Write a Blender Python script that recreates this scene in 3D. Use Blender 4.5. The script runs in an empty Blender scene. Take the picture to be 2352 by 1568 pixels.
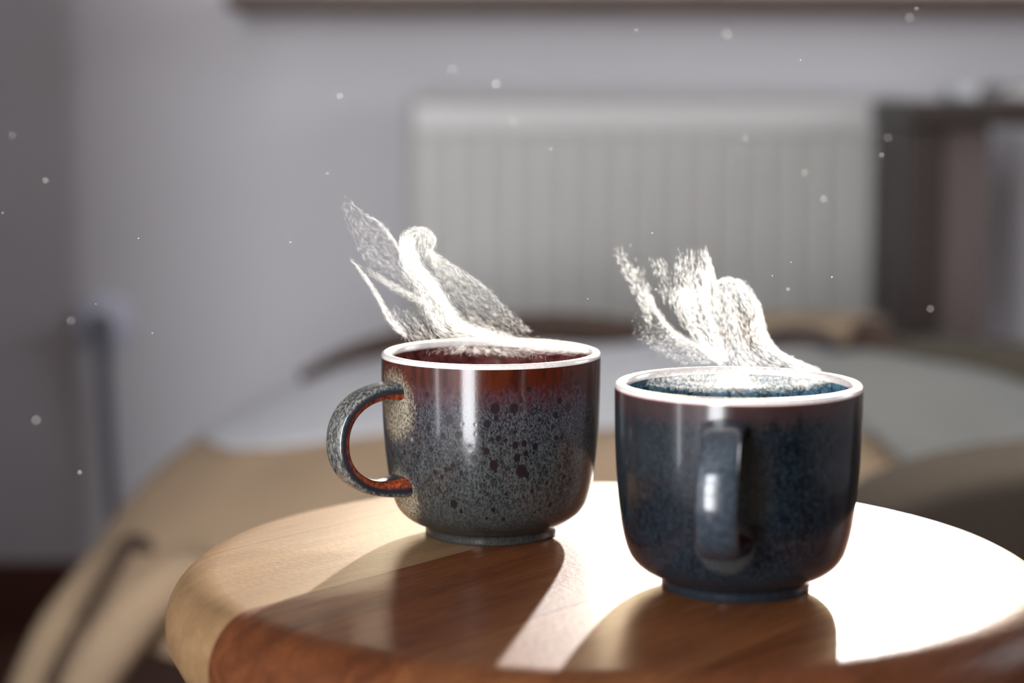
import bpy, bmesh, math, random
import numpy as np
from mathutils import Vector, Matrix
random.seed(7)
RNG = np.random.default_rng(11)
C = bpy.context.scene.collection
SC = bpy.context.scene

# ---------------------------------------------------------------- camera
F_PX = 4573.0                      # 70 mm lens on a 36 mm sensor, 2352 px wide
CAM = Vector((0, 0, .78))
PITCH = math.atan(550 / F_PX)
FOCUS = .775
cd = bpy.data.cameras.new('camera'); cam = bpy.data.objects.new('camera', cd); C.objects.link(cam)
cam.location = CAM; cam.rotation_euler = (math.pi / 2 - PITCH, 0, 0)
cd.sensor_width = 36; cd.lens = F_PX * 36 / 2352
cd.clip_start = .02
cd.dof.use_dof = True; cd.dof.focus_distance = FOCUS; cd.dof.aperture_fstop = 5.0
cd.dof.aperture_blades = 0
SC.camera = cam
SC.view_settings.view_transform = 'Standard'; SC.view_settings.look = 'None'
SC.view_settings.gamma = 1; SC.view_settings.use_curve_mapping = False
SC.view_settings.exposure = 0.0
SC.cycles.transparent_max_bounces = 96
SC.cycles.max_bounces = 8
SC.cycles.sample_clamp_indirect = 6
SC.cycles.caustics_reflective = False

# ---------------------------------------------------------------- sky, sun, daylight
SUN_AZ, SUN_EL = math.radians(12.0), math.radians(14.5)
w = bpy.data.worlds.new('sky'); SC.world = w; w.use_nodes = True
nt = w.node_tree; nt.nodes.clear()
sky = nt.nodes.new('ShaderNodeTexSky'); sky.sky_type = 'NISHITA'; sky.sun_disc = False
sky.sun_elevation = SUN_EL; sky.sun_rotation = SUN_AZ; sky.dust_density = 3.5; sky.air_density = 1.0
bg = nt.nodes.new('ShaderNodeBackground'); bg.inputs['Strength'].default_value = .55
ow = nt.nodes.new('ShaderNodeOutputWorld')
nt.links.new(sky.outputs[0], bg.inputs[0]); nt.links.new(bg.outputs[0], ow.inputs[0])
sv = Vector((math.sin(SUN_AZ) * math.cos(SUN_EL), math.cos(SUN_AZ) * math.cos(SUN_EL), math.sin(SUN_EL)))
sl = bpy.data.lights.new('sun', 'SUN'); sl.energy = 16.0; sl.angle = math.radians(1.0); sl.color = (1, .96, .91)
so = bpy.data.objects.new('sun', sl); C.objects.link(so)
so.rotation_euler = sv.to_track_quat('Z', 'Y').to_euler()
so.location = (1.2, 6, 3)

WALL_Y = 2.90; FRONT_Y = -1.0; LEFT_X = -1.18; RIGHT_X = 2.3; CEIL = 2.5
WIN = (-.30, 1.45, .93, 1.8)        # the window over the radiator
DOOR = (-1.05, -.48, .04, 2.1)
SLIT = (-.05, .07, .3, 2.0)         # narrow window in the left wall      # the glazed door behind the camera
def area(name, loc, rot, sx, sy, energy, col=(1, 1, 1), portal=False):
    l = bpy.data.lights.new(name, 'AREA'); l.shape = 'RECTANGLE'; l.size = sx; l.size_y = sy
    l.energy = energy; l.color = col
    if portal: l.cycles.is_portal = True
    o = bpy.data.objects.new(name, l); C.objects.link(o); o.location = loc; o.rotation_euler = rot
    return o
area('window_portal', ((WIN[0] + WIN[1]) / 2, WALL_Y + .16, (WIN[2] + WIN[3]) / 2), (-math.pi / 2, 0, 0), WIN[1] - WIN[0], WIN[3] - WIN[2], 1, portal=True)
area('door_daylight', ((DOOR[0] + DOOR[1]) / 2, FRONT_Y - .03, (DOOR[2] + DOOR[3]) / 2), (math.pi / 2, 0, 0), DOOR[1] - DOOR[0], DOOR[3] - DOOR[2], 98, (.95, .965, 1))
SIDE = (1.25, 2.25, .85, 2.05)       # unseen opening added in the right wall for a fill light
area('side_fill', (RIGHT_X + .03, (SIDE[0] + SIDE[1]) / 2, (SIDE[2] + SIDE[3]) / 2), (math.pi / 2, 0, math.pi / 2), SIDE[1] - SIDE[0], SIDE[3] - SIDE[2], 16, (.95, .965, 1))
area('slit_daylight', (LEFT_X - .03, (SLIT[0] + SLIT[1]) / 2, (SLIT[2] + SLIT[3]) / 2), (math.pi / 2, 0, -math.pi / 2), SLIT[1] - SLIT[0], SLIT[3] - SLIT[2], 6, (.93, .96, 1))

# ---------------------------------------------------------------- helpers
def unp(px, py, y):
    """photograph pixel (2352 x 1568) -> the point seen there at depth y"""
    t = np.array([(px - 1176) / F_PX, 0, 0]) + np.array([0, math.cos(PITCH), -math.sin(PITCH)]) \
        - (py - 784) / F_PX * np.array([0, math.sin(PITCH), math.cos(PITCH)])
    return np.array(CAM) + t * (y / t[1])

def tag(o, label=None, cat=None, group=None, kind=None):
    if label: o['label'] = label
    if cat: o['category'] = cat
    if group: o['group'] = group
    if kind: o['kind'] = kind
    return o
def empty(name, loc, label, cat, rz=0, group=None):
    o = bpy.data.objects.new(name, None); C.objects.link(o); o.location = loc; o.rotation_euler = (0, 0, rz)
    o.empty_display_size = .02
    return tag(o, label, cat, group)
def link(name, me, mat, parent=None, smooth=True, loc=None):
    o = bpy.data.objects.new(name, me); C.objects.link(o)
    if mat:
        me.materials.clear(); me.materials.append(mat)
    if smooth:
        me.polygons.foreach_set('use_smooth', [True] * len(me.polygons))
    if parent: o.parent = parent
    if loc is not None: o.location = loc
    return o
def bm_obj(name, bm, mat, parent=None, smooth=False, loc=None):
    me = bpy.data.meshes.new(name); bmesh.ops.recalc_face_normals(bm, faces=bm.faces); bm.to_mesh(me); bm.free()
    return link(name, me, mat, parent, smooth, loc)
def box_bm(x0, x1, y0, y1, z0, z1, bev=0, seg=2):
    bm = bmesh.new(); bmesh.ops.create_cube(bm, size=1)
    for v in bm.verts:
        v.co = Vector((x0 + (v.co.x + .5) * (x1 - x0), y0 + (v.co.y + .5) * (y1 - y0), z0 + (v.co.z + .5) * (z1 - z0)))
    if bev: bmesh.ops.bevel(bm, geom=bm.edges[:], offset=bev, segments=seg, affect='EDGES', profile=.5)
    return bm
def box(name, x0, x1, y0, y1, z0, z1, mat, parent=None, bev=0, seg=2, smooth=False):
    return bm_obj(name, box_bm(x0, x1, y0, y1, z0, z1, bev, seg), mat, parent, smooth)
def grid_mesh(name, V, closed_u=False, closed_v=False):
    nu, nv, _ = V.shape
    idx = np.arange(nu * nv).reshape(nu, nv)
    a = idx if closed_u else idx[:-1]; b = np.roll(idx, -1, 0) if closed_u else idx[1:]
    if closed_v: q = np.stack([a, b, np.roll(b, -1, 1), np.roll(a, -1, 1)], -1).reshape(-1, 4)
    else: q = np.stack([a[:, :-1], b[:, :-1], b[:, 1:], a[:, 1:]], -1).reshape(-1, 4)
    return mesh_np(name, V.reshape(-1, 3), q)
def mesh_np(name, V, Fc):
    me = bpy.data.meshes.new(name); n, k = Fc.shape
    me.vertices.add(len(V)); me.vertices.foreach_set('co', np.ascontiguousarray(V, dtype=np.float32).ravel())
    me.loops.add(n * k); me.loops.foreach_set('vertex_index', np.ascontiguousarray(Fc, dtype=np.int32).ravel())
    me.polygons.add(n); me.polygons.foreach_set('loop_start', np.arange(0, n * k, k, dtype=np.int32))
    me.update(calc_edges=True); me.validate()
    return me
def catmull(P, n):
    P = np.array(P, float); Q = np.vstack([2 * P[0] - P[1], P, 2 * P[-1] - P[-2]])
    s = np.linspace(0, len(P) - 1 - 1e-9, n); i = s.astype(int); t = (s - i)[:, None]
    a, b, c, d = Q[i], Q[i + 1], Q[i + 2], Q[i + 3]
    return .5 * (2 * b + (c - a) * t + (2 * a - 5 * b + 4 * c - d) * t ** 2 + (3 * b - a - 3 * c + d) * t ** 3)
def lathe(name, prof, mat, parent=None, n=64, loc=None, closed=False):
    """prof: list of (r, z); r = 0 at an end closes it"""
    P = np.array(prof, float); a = np.linspace(0, 2 * math.pi, n, endpoint=False)
    V = np.stack([np.outer(np.cos(a), P[:, 0]), np.outer(np.sin(a), P[:, 0]), np.tile(P[:, 1], (n, 1))], -1)
    me = grid_mesh(name, V, closed_u=True)
    bm = bmesh.new(); bm.from_mesh(me); bmesh.ops.remove_doubles(bm, verts=bm.verts, dist=1e-6)
    bmesh.ops.recalc_face_normals(bm, faces=bm.faces); bm.to_mesh(me); bm.free()
    return link(name, me, mat, parent, True, loc)
def tube(name, pts, rad, mat, parent=None, n=12, ns=60, smooth_path=True, flat=1.0):
    P = catmull(pts, ns) if smooth_path else np.array(pts, float)
    rr = np.interp(np.linspace(0, 1, len(P)), np.linspace(0, 1, len(np.atleast_1d(rad))), np.atleast_1d(rad))
    rr = rr.copy()
    bm = bmesh.new(); rings = []
    T = np.gradient(P, axis=0); T /= np.linalg.norm(T, axis=1)[:, None]
    up = np.array([0, 0, 1.]) if abs(T[0][2]) < .9 else np.array([0, 1., 0])
    N = np.cross(T[0], up); N /= np.linalg.norm(N)
    for i in range(len(P)):
        N = N - T[i] * (N @ T[i]); N /= np.linalg.norm(N); B = np.cross(T[i], N)
        rings.append([bm.verts.new(P[i] + rr[i] * (math.cos(a) * N + flat * math.sin(a) * B)) for a in np.linspace(0, 2 * math.pi, n, endpoint=False)])
    for r0, r1 in zip(rings, rings[1:]):
        for k in range(n): bm.faces.new((r0[k], r0[(k + 1) % n], r1[(k + 1) % n], r1[k]))
    bm.faces.new(rings[0][::-1]); bm.faces.new(rings[-1])
    return bm_obj(name, bm, mat, parent, True)

# ---------------------------------------------------------------- materials
class NT:
    def __init__(s, name):
        s.m = bpy.data.materials.new(name); s.m.use_nodes = True; s.t = s.m.node_tree; s.t.nodes.clear()
        s.out = s.n('ShaderNodeOutputMaterial')
    def n(s, kind, **kw):
        x = s.t.nodes.new(kind)
        for k, v in kw.items(): setattr(x, k, v)
        return x
    def put(s, sock, v):
        if isinstance(v, bpy.types.NodeSocket): s.t.links.new(v, sock)
        elif isinstance(v, (tuple, list)) and len(v) == 3 and sock.type == 'RGBA': sock.default_value = (*v, 1)
        else: sock.default_value = v
    def coord(s, scale=(1, 1, 1), rz=0, loc=(0, 0, 0)):
        tc = s.n('ShaderNodeTexCoord'); mp = s.n('ShaderNodeMapping')
        s.put(mp.inputs['Vector'], tc.outputs['Object']); mp.inputs['Scale'].default_value = scale
        mp.inputs['Rotation'].default_value = (0, 0, rz); mp.inputs['Location'].default_value = loc
        return mp.outputs[0]
    def noise(s, vec, scale, detail=2, rough=.5, dist=0):
        x = s.n('ShaderNodeTexNoise'); s.put(x.inputs['Vector'], vec)
        x.inputs['Scale'].default_value = scale; x.inputs['Detail'].default_value = detail
        x.inputs['Roughness'].default_value = rough; x.inputs['Distortion'].default_value = dist
        return x.outputs[0]
    def ramp(s, fac, lo, hi, a=0., b=1.):
        x = s.n('ShaderNodeMapRange'); x.interpolation_type = 'SMOOTHSTEP'
        s.put(x.inputs[0], fac); x.inputs[1].default_value = lo; x.inputs[2].default_value = hi
        x.inputs[3].default_value = a; x.inputs[4].default_value = b
        return x.outputs[0]
    def mix(s, fac, a, b):
        x = s.n('ShaderNodeMix', data_type='RGBA'); s.put(x.inputs[0], fac); s.put(x.inputs[6], a); s.put(x.inputs[7], b)
        return x.outputs[2]
    def math(s, op, a, b=0.):
        x = s.n('ShaderNodeMath', operation=op); s.put(x.inputs[0], a); s.put(x.inputs[1], b); return x.outputs[0]
    def attr(s, name):
        return s.n('ShaderNodeAttribute', attribute_name=name).outputs['Fac']
    def bump(s, h, strength, dist):
        x = s.n('ShaderNodeBump'); s.put(x.inputs['Height'], h); x.inputs['Strength'].default_value = strength
        x.inputs['Distance'].default_value = dist; return x.outputs[0]
    def bsdf(s, col, rough=.5, **kw):
        b = s.n('ShaderNodeBsdfPrincipled'); s.put(b.inputs['Base Color'], col); s.put(b.inputs['Roughness'], rough)
        for k, v in kw.items(): s.put(b.inputs[k.replace('_', ' ')], v)
        s.t.links.new(b.outputs[0], s.out.inputs[0]); return b
def plain(name, col, rough=.6, var=.06, scale=8, bump=0, bscale=200, **kw):
    s = NT(name); v = s.coord(); n = s.noise(v, scale, 4)
    d = tuple(c * (1 - var * 2) for c in col); l = tuple(min(1, c * (1 + var * 2)) for c in col)
    b = s.bsdf(s.mix(n, d, l), rough, **kw)
    if bump: s.put(b.inputs['Normal'], s.bump(s.noise(v, bscale, 2), bump, .002))
    return s.m

def wood(name, light, dark, rz, seed, spec=.03, rough=.5, coat=.2):
    s = NT(name)
    v = s.coord((1, 1, 1), 0, (seed * 3.1, seed * 1.7, 0))
    mp = s.n('ShaderNodeMapping'); s.put(mp.inputs['Vector'], v); mp.inputs['Rotation'].default_value = (0, 0, -rz)
    mp2 = s.n('ShaderNodeMapping'); s.put(mp2.inputs['Vector'], mp.outputs[0]); mp2.inputs['Scale'].default_value = (1, 11, 11)
    g = s.noise(mp2.outputs[0], 9, 5, .6, .8)
    fine = s.noise(mp2.outputs[0], 70, 4, .65)
    broad = s.noise(mp.outputs[0], 14, 3)
    f = s.math('ADD', s.math('MULTIPLY', s.ramp(g, .3, .7), .62), s.math('MULTIPLY', s.ramp(fine, .35, .7), .25))
    f = s.math('ADD', f, s.math('MULTIPLY', broad, .2))
    b = s.bsdf(s.mix(f, light, dark), rough)
    s.put(b.inputs['Roughness'], s.ramp(fine, .2, .8, rough - .04, rough + .08))
    b.inputs['Specular IOR Level'].default_value = spec
    b.inputs['Coat Weight'].default_value = coat; b.inputs['Coat Roughness'].default_value = .27; b.inputs['Coat IOR'].default_value = 1.33
    leather = s.noise(v, 420, 3, .6)
    s.put(b.inputs['Normal'], s.bump(s.math('ADD', leather, s.math('MULTIPLY', fine, .6)), .28, .0006))
    return s.m

M = {}
M['wall'] = plain('wall_plaster', (.66, .64, .67), .85, .015, 3)
M['wall_front_dark'] = plain('darkened_front_wall', (.17, .14, .12), .7, .04, 6)  # unseen front wall, coloured dark to weaken its reflection in the mugs
M['ceiling'] = plain('ceiling_paint', (.75, .74, .72), .9, .01, 3)
M['floor'] = wood('floor_wood', (.13, .055, .03), (.06, .024, .014), 0, 3, .4, .5, 0)
M['brownwood'] = wood('baseboard_wood', (.135, .05, .035), (.09, .033, .022), 0, 5, .4, .5, 0)
M['sill'] = wood('sill_wood', (.14, .085, .055), (.08, .05, .035), 0, 6, .4, .5, 0)
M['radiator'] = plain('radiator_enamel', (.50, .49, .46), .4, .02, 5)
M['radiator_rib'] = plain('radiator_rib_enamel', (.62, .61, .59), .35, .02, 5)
M['radiator_dark'] = plain('radiator_bracket_dark', (.12, .10, .09), .7, .02, 5)  # dark colour of the wall brackets
M['frame_white'] = plain('window_frame_paint', (.72, .72, .72), .4, .01, 5)
M['plastic_white'] = plain('socket_plastic', (.62, .63, .74), .35, .01, 5)
M['cable'] = plain('grey_cable', (.17, .17, .20), .5, .03, 5)
M['deskdark'] = plain('desk_dark_wood', (.035, .022, .018), .5, .1, 9)
M['deskbrown'] = plain('desk_brown_wood', (.115, .085, .078), .55, .1, 4)
M['tanfabric'] = plain('tan_upholstery', (.40, .285, .18), .95, .12, 9, .4, 160)
M['palegrey'] = plain('pale_grey', (.55, .56, .58), .95, .05, 9, .4, 160)
M['brownthrow'] = plain('dark_brown_knit', (.075, .045, .032), .95, .12, 15, .5, 300)
M['darkfabric'] = plain('dark_brown_fabric', (.032, .021, .013), .9, .12, 9, .3, 200)
M['greyshade'] = plain('grey_shade_cloth', (.25, .25, .23), .95, .08, 9, .4, 160)
M['olive'] = plain('olive_fabric', (.085, .070, .045), .95, .12, 9, .3, 200)
M['tanbag'] = plain('tan_bag_fabric', (.30, .22, .14), .85, .08, 12, .3, 200)
M['black'] = plain('dark_strap', (.03, .02, .018), .6, .05, 12)
M['tea'] = plain('tea_liquid', (.05, .018, .008), .03, .02, 4)

def pane_mat():
    s = NT('window_glass'); a = s.n('ShaderNodeBsdfTransparent'); g = s.n('ShaderNodeBsdfGlossy'); g.inputs['Roughness'].default_value = .02
    mx = s.n('ShaderNodeMixShader'); mx.inputs[0].default_value = .05
    s.put(mx.inputs[1], a.outputs[0]); s.put(mx.inputs[2], g.outputs[0]); s.put(s.out.inputs[0], mx.outputs[0]); return s.m
M['glass'] = pane_mat()

def steam_mat(name, alpha):
    s = NT(name); tr = s.n('ShaderNodeBsdfTransparent'); tl = s.n('ShaderNodeBsdfTranslucent'); df = s.n('ShaderNodeBsdfDiffuse')
    tl.inputs[0].default_value = (.98, .99, .985, 1); df.inputs[0].default_value = (.98, .99, .985, 1)
    m1 = s.n('ShaderNodeMixShader'); m1.inputs[0].default_value = .12
    s.put(m1.inputs[1], tl.outputs[0]); s.put(m1.inputs[2], df.outputs[0])
    m2 = s.n('ShaderNodeMixShader'); m2.inputs[0].default_value = alpha
    s.put(m2.inputs[1], tr.outputs[0]); s.put(m2.inputs[2], m1.outputs[0]); s.put(s.out.inputs[0], m2.outputs[0]); return s.m

def glaze_body(kind, haz):
    """haz: azimuth unit vector (x, y) of the handle in the mug's own space"""
    s = NT('glaze_' + kind); v = s.coord()
    sep = s.n('ShaderNodeSeparateXYZ'); s.put(sep.inputs[0], v); z = sep.outputs[2]
    stretched = s.coord((1, 1, .6)); runs = s.coord((1, 1, .16))
    wob = s.math('MULTIPLY', s.math('SUBTRACT', s.noise(runs, 260, 3), .5), .010)
    zz = s.math('ADD', z, wob)
    fine = s.noise(stretched, 1500, 3, .7); mid = s.noise(stretched, 800, 3, .6); big = s.noise(v, 45, 2)
    if kind == 'red':
        dark, lit = (.010, .011, .013), (.062, .067, .064)
        body = s.mix(s.ramp(s.math('ADD', s.math('MULTIPLY', fine, .6), s.math('MULTIPLY', mid, .4)), .40, .62), dark, lit)
        body = s.mix(s.ramp(z, .006, .03, .55, 0), body, (.045, .043, .037))
        bluish = s.mix(s.ramp(fine, .4, .65), (.010, .009, .013), (.066, .066, .078))
        body = s.mix(s.ramp(zz, .036, .058), body, bluish)
        purple = s.mix(s.ramp(mid, .35, .7), (.03, .008, .010), (.065, .03, .036))
        body = s.mix(s.ramp(zz, .054, .064), body, purple)
        amber = s.mix(s.ramp(s.noise(runs, 350, 3), .35, .7), (.060, .009, .002), (.025, .004, .0015))
        body = s.mix(s.ramp(zz, .0615, .069), body, amber)
        body = s.mix(s.ramp(s.attr('pit'), .35, .6), body, (.012, .008, .010))
    else:
        body = s.mix(s.ramp(s.math('ADD', s.math('MULTIPLY', fine, .5), s.math('MULTIPLY', mid, .5)), .41, .63), (.0015, .0025, .004), (.013, .021, .029))
        body = s.mix(s.ramp(big, .5, .7, 0, .3), body, (.018, .026, .034))
        body = s.mix(s.ramp(zz, .063, .071, 0, .8), body, (.035, .018, .018))
        body = s.mix(s.ramp(z, .0725, .0745, 0, 1), body, (.16, .03, .012))
        body = s.mix(s.ramp(z, .005, .02, .45, 0), body, (.03, .04, .05))
    # pale, grainy pooling around the two handle joints
    if kind == 'red':
        for hz, rr in ((.0595, .0125), (.0215, .0105)):
            p = s.n('ShaderNodeVectorMath', operation='DISTANCE'); s.put(p.inputs[0], v)
            p.inputs[1].default_value = (haz[0] * .0445, haz[1] * .0445, hz - .003)
            d = s.math('ADD', p.outputs['Value'], s.math('MULTIPLY', s.math('SUBTRACT', mid, .5), .012))
            cream = s.mix(s.ramp(fine, .38, .6), (.07, .06, .045), (.38, .33, .23))
            body = s.mix(s.ramp(d, rr * .75, rr * 1.35, .85, 0), body, cream)
    else:
        p = s.n('ShaderNodeVectorMath', operation='DISTANCE'); s.put(p.inputs[0], v)
        p.inputs[1].default_value = (haz[0] * .0435, haz[1] * .0435, .0235)
        d = s.math('ADD', p.outputs['Value'], s.math('MULTIPLY', s.math('SUBTRACT', mid, .5), .006))
        body = s.mix(s.ramp(d, .0095, .0115, .14, 0), body, (.22, .21, .19))
    b = s.bsdf(body, .16)
    b.inputs['Specular IOR Level'].default_value = .4
    b.inputs['Coat Weight'].default_value = .25; b.inputs['Coat Roughness'].default_value = .03
    hgt = s.math('SUBTRACT', s.math('MULTIPLY', fine, .12), s.math('MULTIPLY', s.attr('pit'), .02)) if kind == 'red' else s.math('MULTIPLY', fine, .15)
    s.put(b.inputs['Normal'], s.bump(hgt, .35, .0005))
    return s.m
def glaze_inner(kind):
    s = NT('glaze_inner_' + kind); v = s.coord(); fine = s.noise(v, 700, 3, .7); mid = s.noise(v, 120, 2)
    if kind == 'red': c = s.mix(s.ramp(s.math('ADD', s.math('MULTIPLY', fine, .5), s.math('MULTIPLY', mid, .5)), .42, .6), (.05, .010, .010), (.16, .05, .05))
    else: c = s.mix(s.ramp(s.math('ADD', s.math('MULTIPLY', fine, .5), s.math('MULTIPLY', mid, .5)), .42, .6), (.012, .03, .05), (.10, .20, .27))
    b = s.bsdf(c, .15); b.inputs['Coat Weight'].default_value = .5; b.inputs['Coat Roughness'].default_value = .04
    return s.m
def glaze_handle(kind):
    s = NT('glaze_handle_' + kind); v = s.coord((1, 1, .45)); fine = s.noise(v, 1400, 3, .7); mid = s.noise(v, 800, 3)
    e = s.attr('edge')
    if kind == 'red':
        c = s.mix(s.ramp(s.math('ADD', s.math('MULTIPLY', fine, .5), s.math('MULTIPLY', mid, .5)), .42, .62), (.03, .032, .035), (.20, .205, .18))
        dk = (.016, .017, .024); red = s.mix(s.ramp(mid, .35, .65), (.085, .012, .005), (.30, .055, .012))
    else:
        c = s.mix(s.ramp(s.math('ADD', s.math('MULTIPLY', fine, .5), s.math('MULTIPLY', mid, .5)), .38, .66), (.018, .026, .036), (.05, .066, .082))
        dk = (.008, .010, .015); red = (.022, .008, .008)
    c = s.mix(s.ramp(e, .30, .46), c, dk)
    c = s.mix(s.ramp(e, .50, .60), c, red)
    c = s.mix(s.ramp(e, .86, .93), c, dk)
    b = s.bsdf(c, .16); b.inputs['Coat Weight'].default_value = .25; b.inputs['Coat Roughness'].default_value = .03
    s.put(b.inputs['Normal'], s.bump(s.math('MULTIPLY', fine, .3), .3, .0004))
    return s.m

# ---------------------------------------------------------------- the room
def struct(o): o['kind'] = 'structure'; return o
struct(box('floor', LEFT_X - .1, RIGHT_X + .1, FRONT_Y - .1, WALL_Y + .1, -.05, 0, M['floor']))
struct(box('ceiling', LEFT_X - .1, RIGHT_X + .1, FRONT_Y - .1, WALL_Y + .2, CEIL, CEIL + .05, M['ceiling']))
def wall_with_hole(name, y0, y1, hole, mat='wall'):
    a, b, c, d = hole; bm = bmesh.new()
    for x0, x1, z0, z1 in ((LEFT_X - .1, a, 0, CEIL), (b, RIGHT_X + .1, 0, CEIL), (a, b, 0, c), (a, b, d, CEIL)):
        if z1 - z0 < .001: continue
        t = box_bm(x0, x1, y0, y1, z0, z1); me = bpy.data.meshes.new('t'); t.to_mesh(me); t.free(); bm.from_mesh(me); bpy.data.meshes.remove(me)
    return struct(bm_obj(name, bm, M[mat]))
wall_with_hole('wall_back', WALL_Y, WALL_Y + .15, WIN)
wall_with_hole('wall_front', FRONT_Y - .1, FRONT_Y, DOOR, 'wall_front_dark')
bm_ = bmesh.new()
for y0, y1, z0, z1 in ((FRONT_Y, SLIT[0], 0, CEIL), (SLIT[1], WALL_Y, 0, CEIL), (SLIT[0], SLIT[1], 0, SLIT[2]), (SLIT[0], SLIT[1], SLIT[3], CEIL)):
    t_ = box_bm(LEFT_X - .1, LEFT_X, y0, y1, z0, z1); me_ = bpy.data.meshes.new('t'); t_.to_mesh(me_); t_.free(); bm_.from_mesh(me_); bpy.data.meshes.remove(me_)
struct(bm_obj('wall_left', bm_, M['wall']))
bm_ = bmesh.new()
for y0, y1, z0, z1 in ((FRONT_Y, SIDE[0], 0, CEIL), (SIDE[1], WALL_Y, 0, CEIL), (SIDE[0], SIDE[1], 0, SIDE[2]), (SIDE[0], SIDE[1], SIDE[3], CEIL)):
    t_ = box_bm(RIGHT_X, RIGHT_X + .1, y0, y1, z0, z1); me_ = bpy.data.meshes.new('t'); t_.to_mesh(me_); t_.free(); bm_.from_mesh(me_); bpy.data.meshes.remove(me_)
struct(bm_obj('wall_right', bm_, M['wall']))
struct(box('baseboard_back', LEFT_X, RIGHT_X, WALL_Y - .018, WALL_Y, 0, .103, M['brownwood'], bev=.004))
# window over the radiator: frame, two sashes' bars, panes
def glazing(name, x0, x1, z0, z1, y, cols, rows, bar=.055):
    e = bpy.data.objects.new(name, None); C.objects.link(e); e.location = ((x0 + x1) / 2, y, z0); e['kind'] = 'structure'
    cx, cz = e.location.x, e.location.z
    def b(n, a0, a1, c0, c1, m, th=.03):
        o = box(n, a0 - cx, a1 - cx, -th, th, c0 - cz, c1 - cz, m, e, bev=.004 if th > .01 else 0); return o
    b('window_frame', x0, x0 + bar, z0, z1, M['frame_white']); b('window_frame', x1 - bar, x1, z0, z1, M['frame_white'])
    b('window_frame', x0 + bar, x1 - bar, z0, z0 + bar, M['frame_white']); b('window_frame', x0 + bar, x1 - bar, z1 - bar, z1, M['frame_white'])
    xs = np.linspace(x0 + bar / 2, x1 - bar / 2, cols + 1); zs = np.linspace(z0 + bar / 2, z1 - bar / 2, rows + 1)
    for x in xs[1:-1]: b('mullion', x - bar / 2, x + bar / 2, z0 + bar, z1 - bar, M['frame_white'], .025)
    for i in range(cols):
        for j in range(rows):
            b('pane', xs[i] + bar / 2, xs[i + 1] - bar / 2, zs[j] + bar / 2, zs[j + 1] - bar / 2, M['glass'], .003)
            if j: b('glazing_bar', xs[i] + bar / 2, xs[i + 1] - bar / 2, zs[j] - bar / 2, zs[j] + bar / 2, M['frame_white'], .02)
    return e
glazing('window_1', WIN[0], WIN[1], WIN[2], WIN[3], WALL_Y + .08, 3, 1, .05)
glazing('door_1', DOOR[0], DOOR[1], DOOR[2], DOOR[3], FRONT_Y + .0, 1, 3, .045)
sill = box('trim_1', -.395, 1.9, WALL_Y - .13, WALL_Y + .05, .905, .93, M['sill'], bev=.006); struct(sill)

# ---------------------------------------------------------------- radiator under the sill
RX0, RX1, RZ0, RZ1, RYF = -.146, .540, .375, .792, WALL_Y - .105
rad = empty('radiator', ((RX0 + RX1) / 2, WALL_Y - .06, RZ0), 'cream white panel radiator with vertical ribs mounted on the wall under the sill', 'radiator')
ox, oy, oz = rad.location
def rb(n, x0, x1, y0, y1, z0, z1, m, bev=.003): return box(n, x0 - ox, x1 - ox, y0 - oy, y1 - oy, z0 - oz, z1 - oz, m, rad, bev=bev)
rb('front_panel', RX0 + .004, RX1 - .004, RYF, RYF + .012, RZ0, RZ1 - .012, M['radiator'])
rb('back_panel', RX0 + .004, RX1 - .004, RYF + .055, RYF + .067, RZ0, RZ1 - .012, M['radiator'])
rb('top_grille', RX0, RX1, RYF - .002, RYF + .068, RZ1 - .010, RZ1, M['radiator'])
rb('side_cover', RX0 - .002, RX0 + .004, RYF - .002, RYF + .068, RZ0, RZ1 - .012, M['radiator'])
rb('side_cover', RX1 - .004, RX1 + .002, RYF - .002, RYF + .068, RZ0, RZ1 - .012, M['radiator'])
rb('top_band', RX0 + .006, RX1 - .006, RYF - .008, RYF, RZ1 - .056, RZ1 - .012, M['radiator_rib'], .004)
ribm = None
for i in range(17):
    x = RX0 + .028 + i * .0393
    if ribm is None:
        o = rb('rib', x - .0065, x + .0065, RYF - .009, RYF + .001, RZ0 + .02, RZ1 - .062, M['radiator_rib'], .003); ribm = o.data; x_first = x
    else:
        o = bpy.data.objects.new('rib', ribm); C.objects.link(o); o.parent = rad; o.location = (x - x_first, 0, 0)
for sx in (RX0 + .12, RX1 - .12):
    rb('wall_bracket', sx - .015, sx + .015, RYF + .066, WALL_Y, RZ0 + .05, RZ1 - .05, M['radiator_dark'])
tube('supply_pipe', [(RX1 - .04 - ox, 0, .01), (RX1 - .04 - ox, 0, -.05), (RX1 - .04 - ox, .02, -.2), (RX1 - .04 - ox, .02, -RZ0)], .009, M['radiator'], rad)

# ---------------------------------------------------------------- socket with cable (left)
sp = unp(238, 742, WALL_Y)
sock = empty('wall_socket', (sp[0], WALL_Y, sp[2]), 'round white wall socket with a white plug on the bare wall at left', 'socket')
pr = [(0, .022), (.024, .022), (.030, .016), (.031, .012), (.041, .010), (.043, .006), (.043, 0), (0, 0)]
o = lathe('socket_plate', pr[3:] + [], M['plastic_white'], sock, 40); o.rotation_euler = (math.pi / 2, 0, 0)
o = lathe('socket_ring', [(0, .014), (.026, .014), (.031, .012), (.031, .009), (0, .009)], M['plastic_white'], sock, 40); o.rotation_euler = (math.pi / 2, 0, 0)
plug = empty('power_cable', (sp[0], WALL_Y - .014, sp[2]), 'dark grey power cable hanging from the socket down the wall', 'cable')
o = lathe('plug', [(0, .034), (.010, .034), (.017, .028), (.019, .001), (0, .001)], M['cable'], plug, 28); o.rotation_euler = (math.pi / 2, 0, 0)
P0 = Vector((sp[0], WALL_Y - .014, sp[2]))
pts = []
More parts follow.
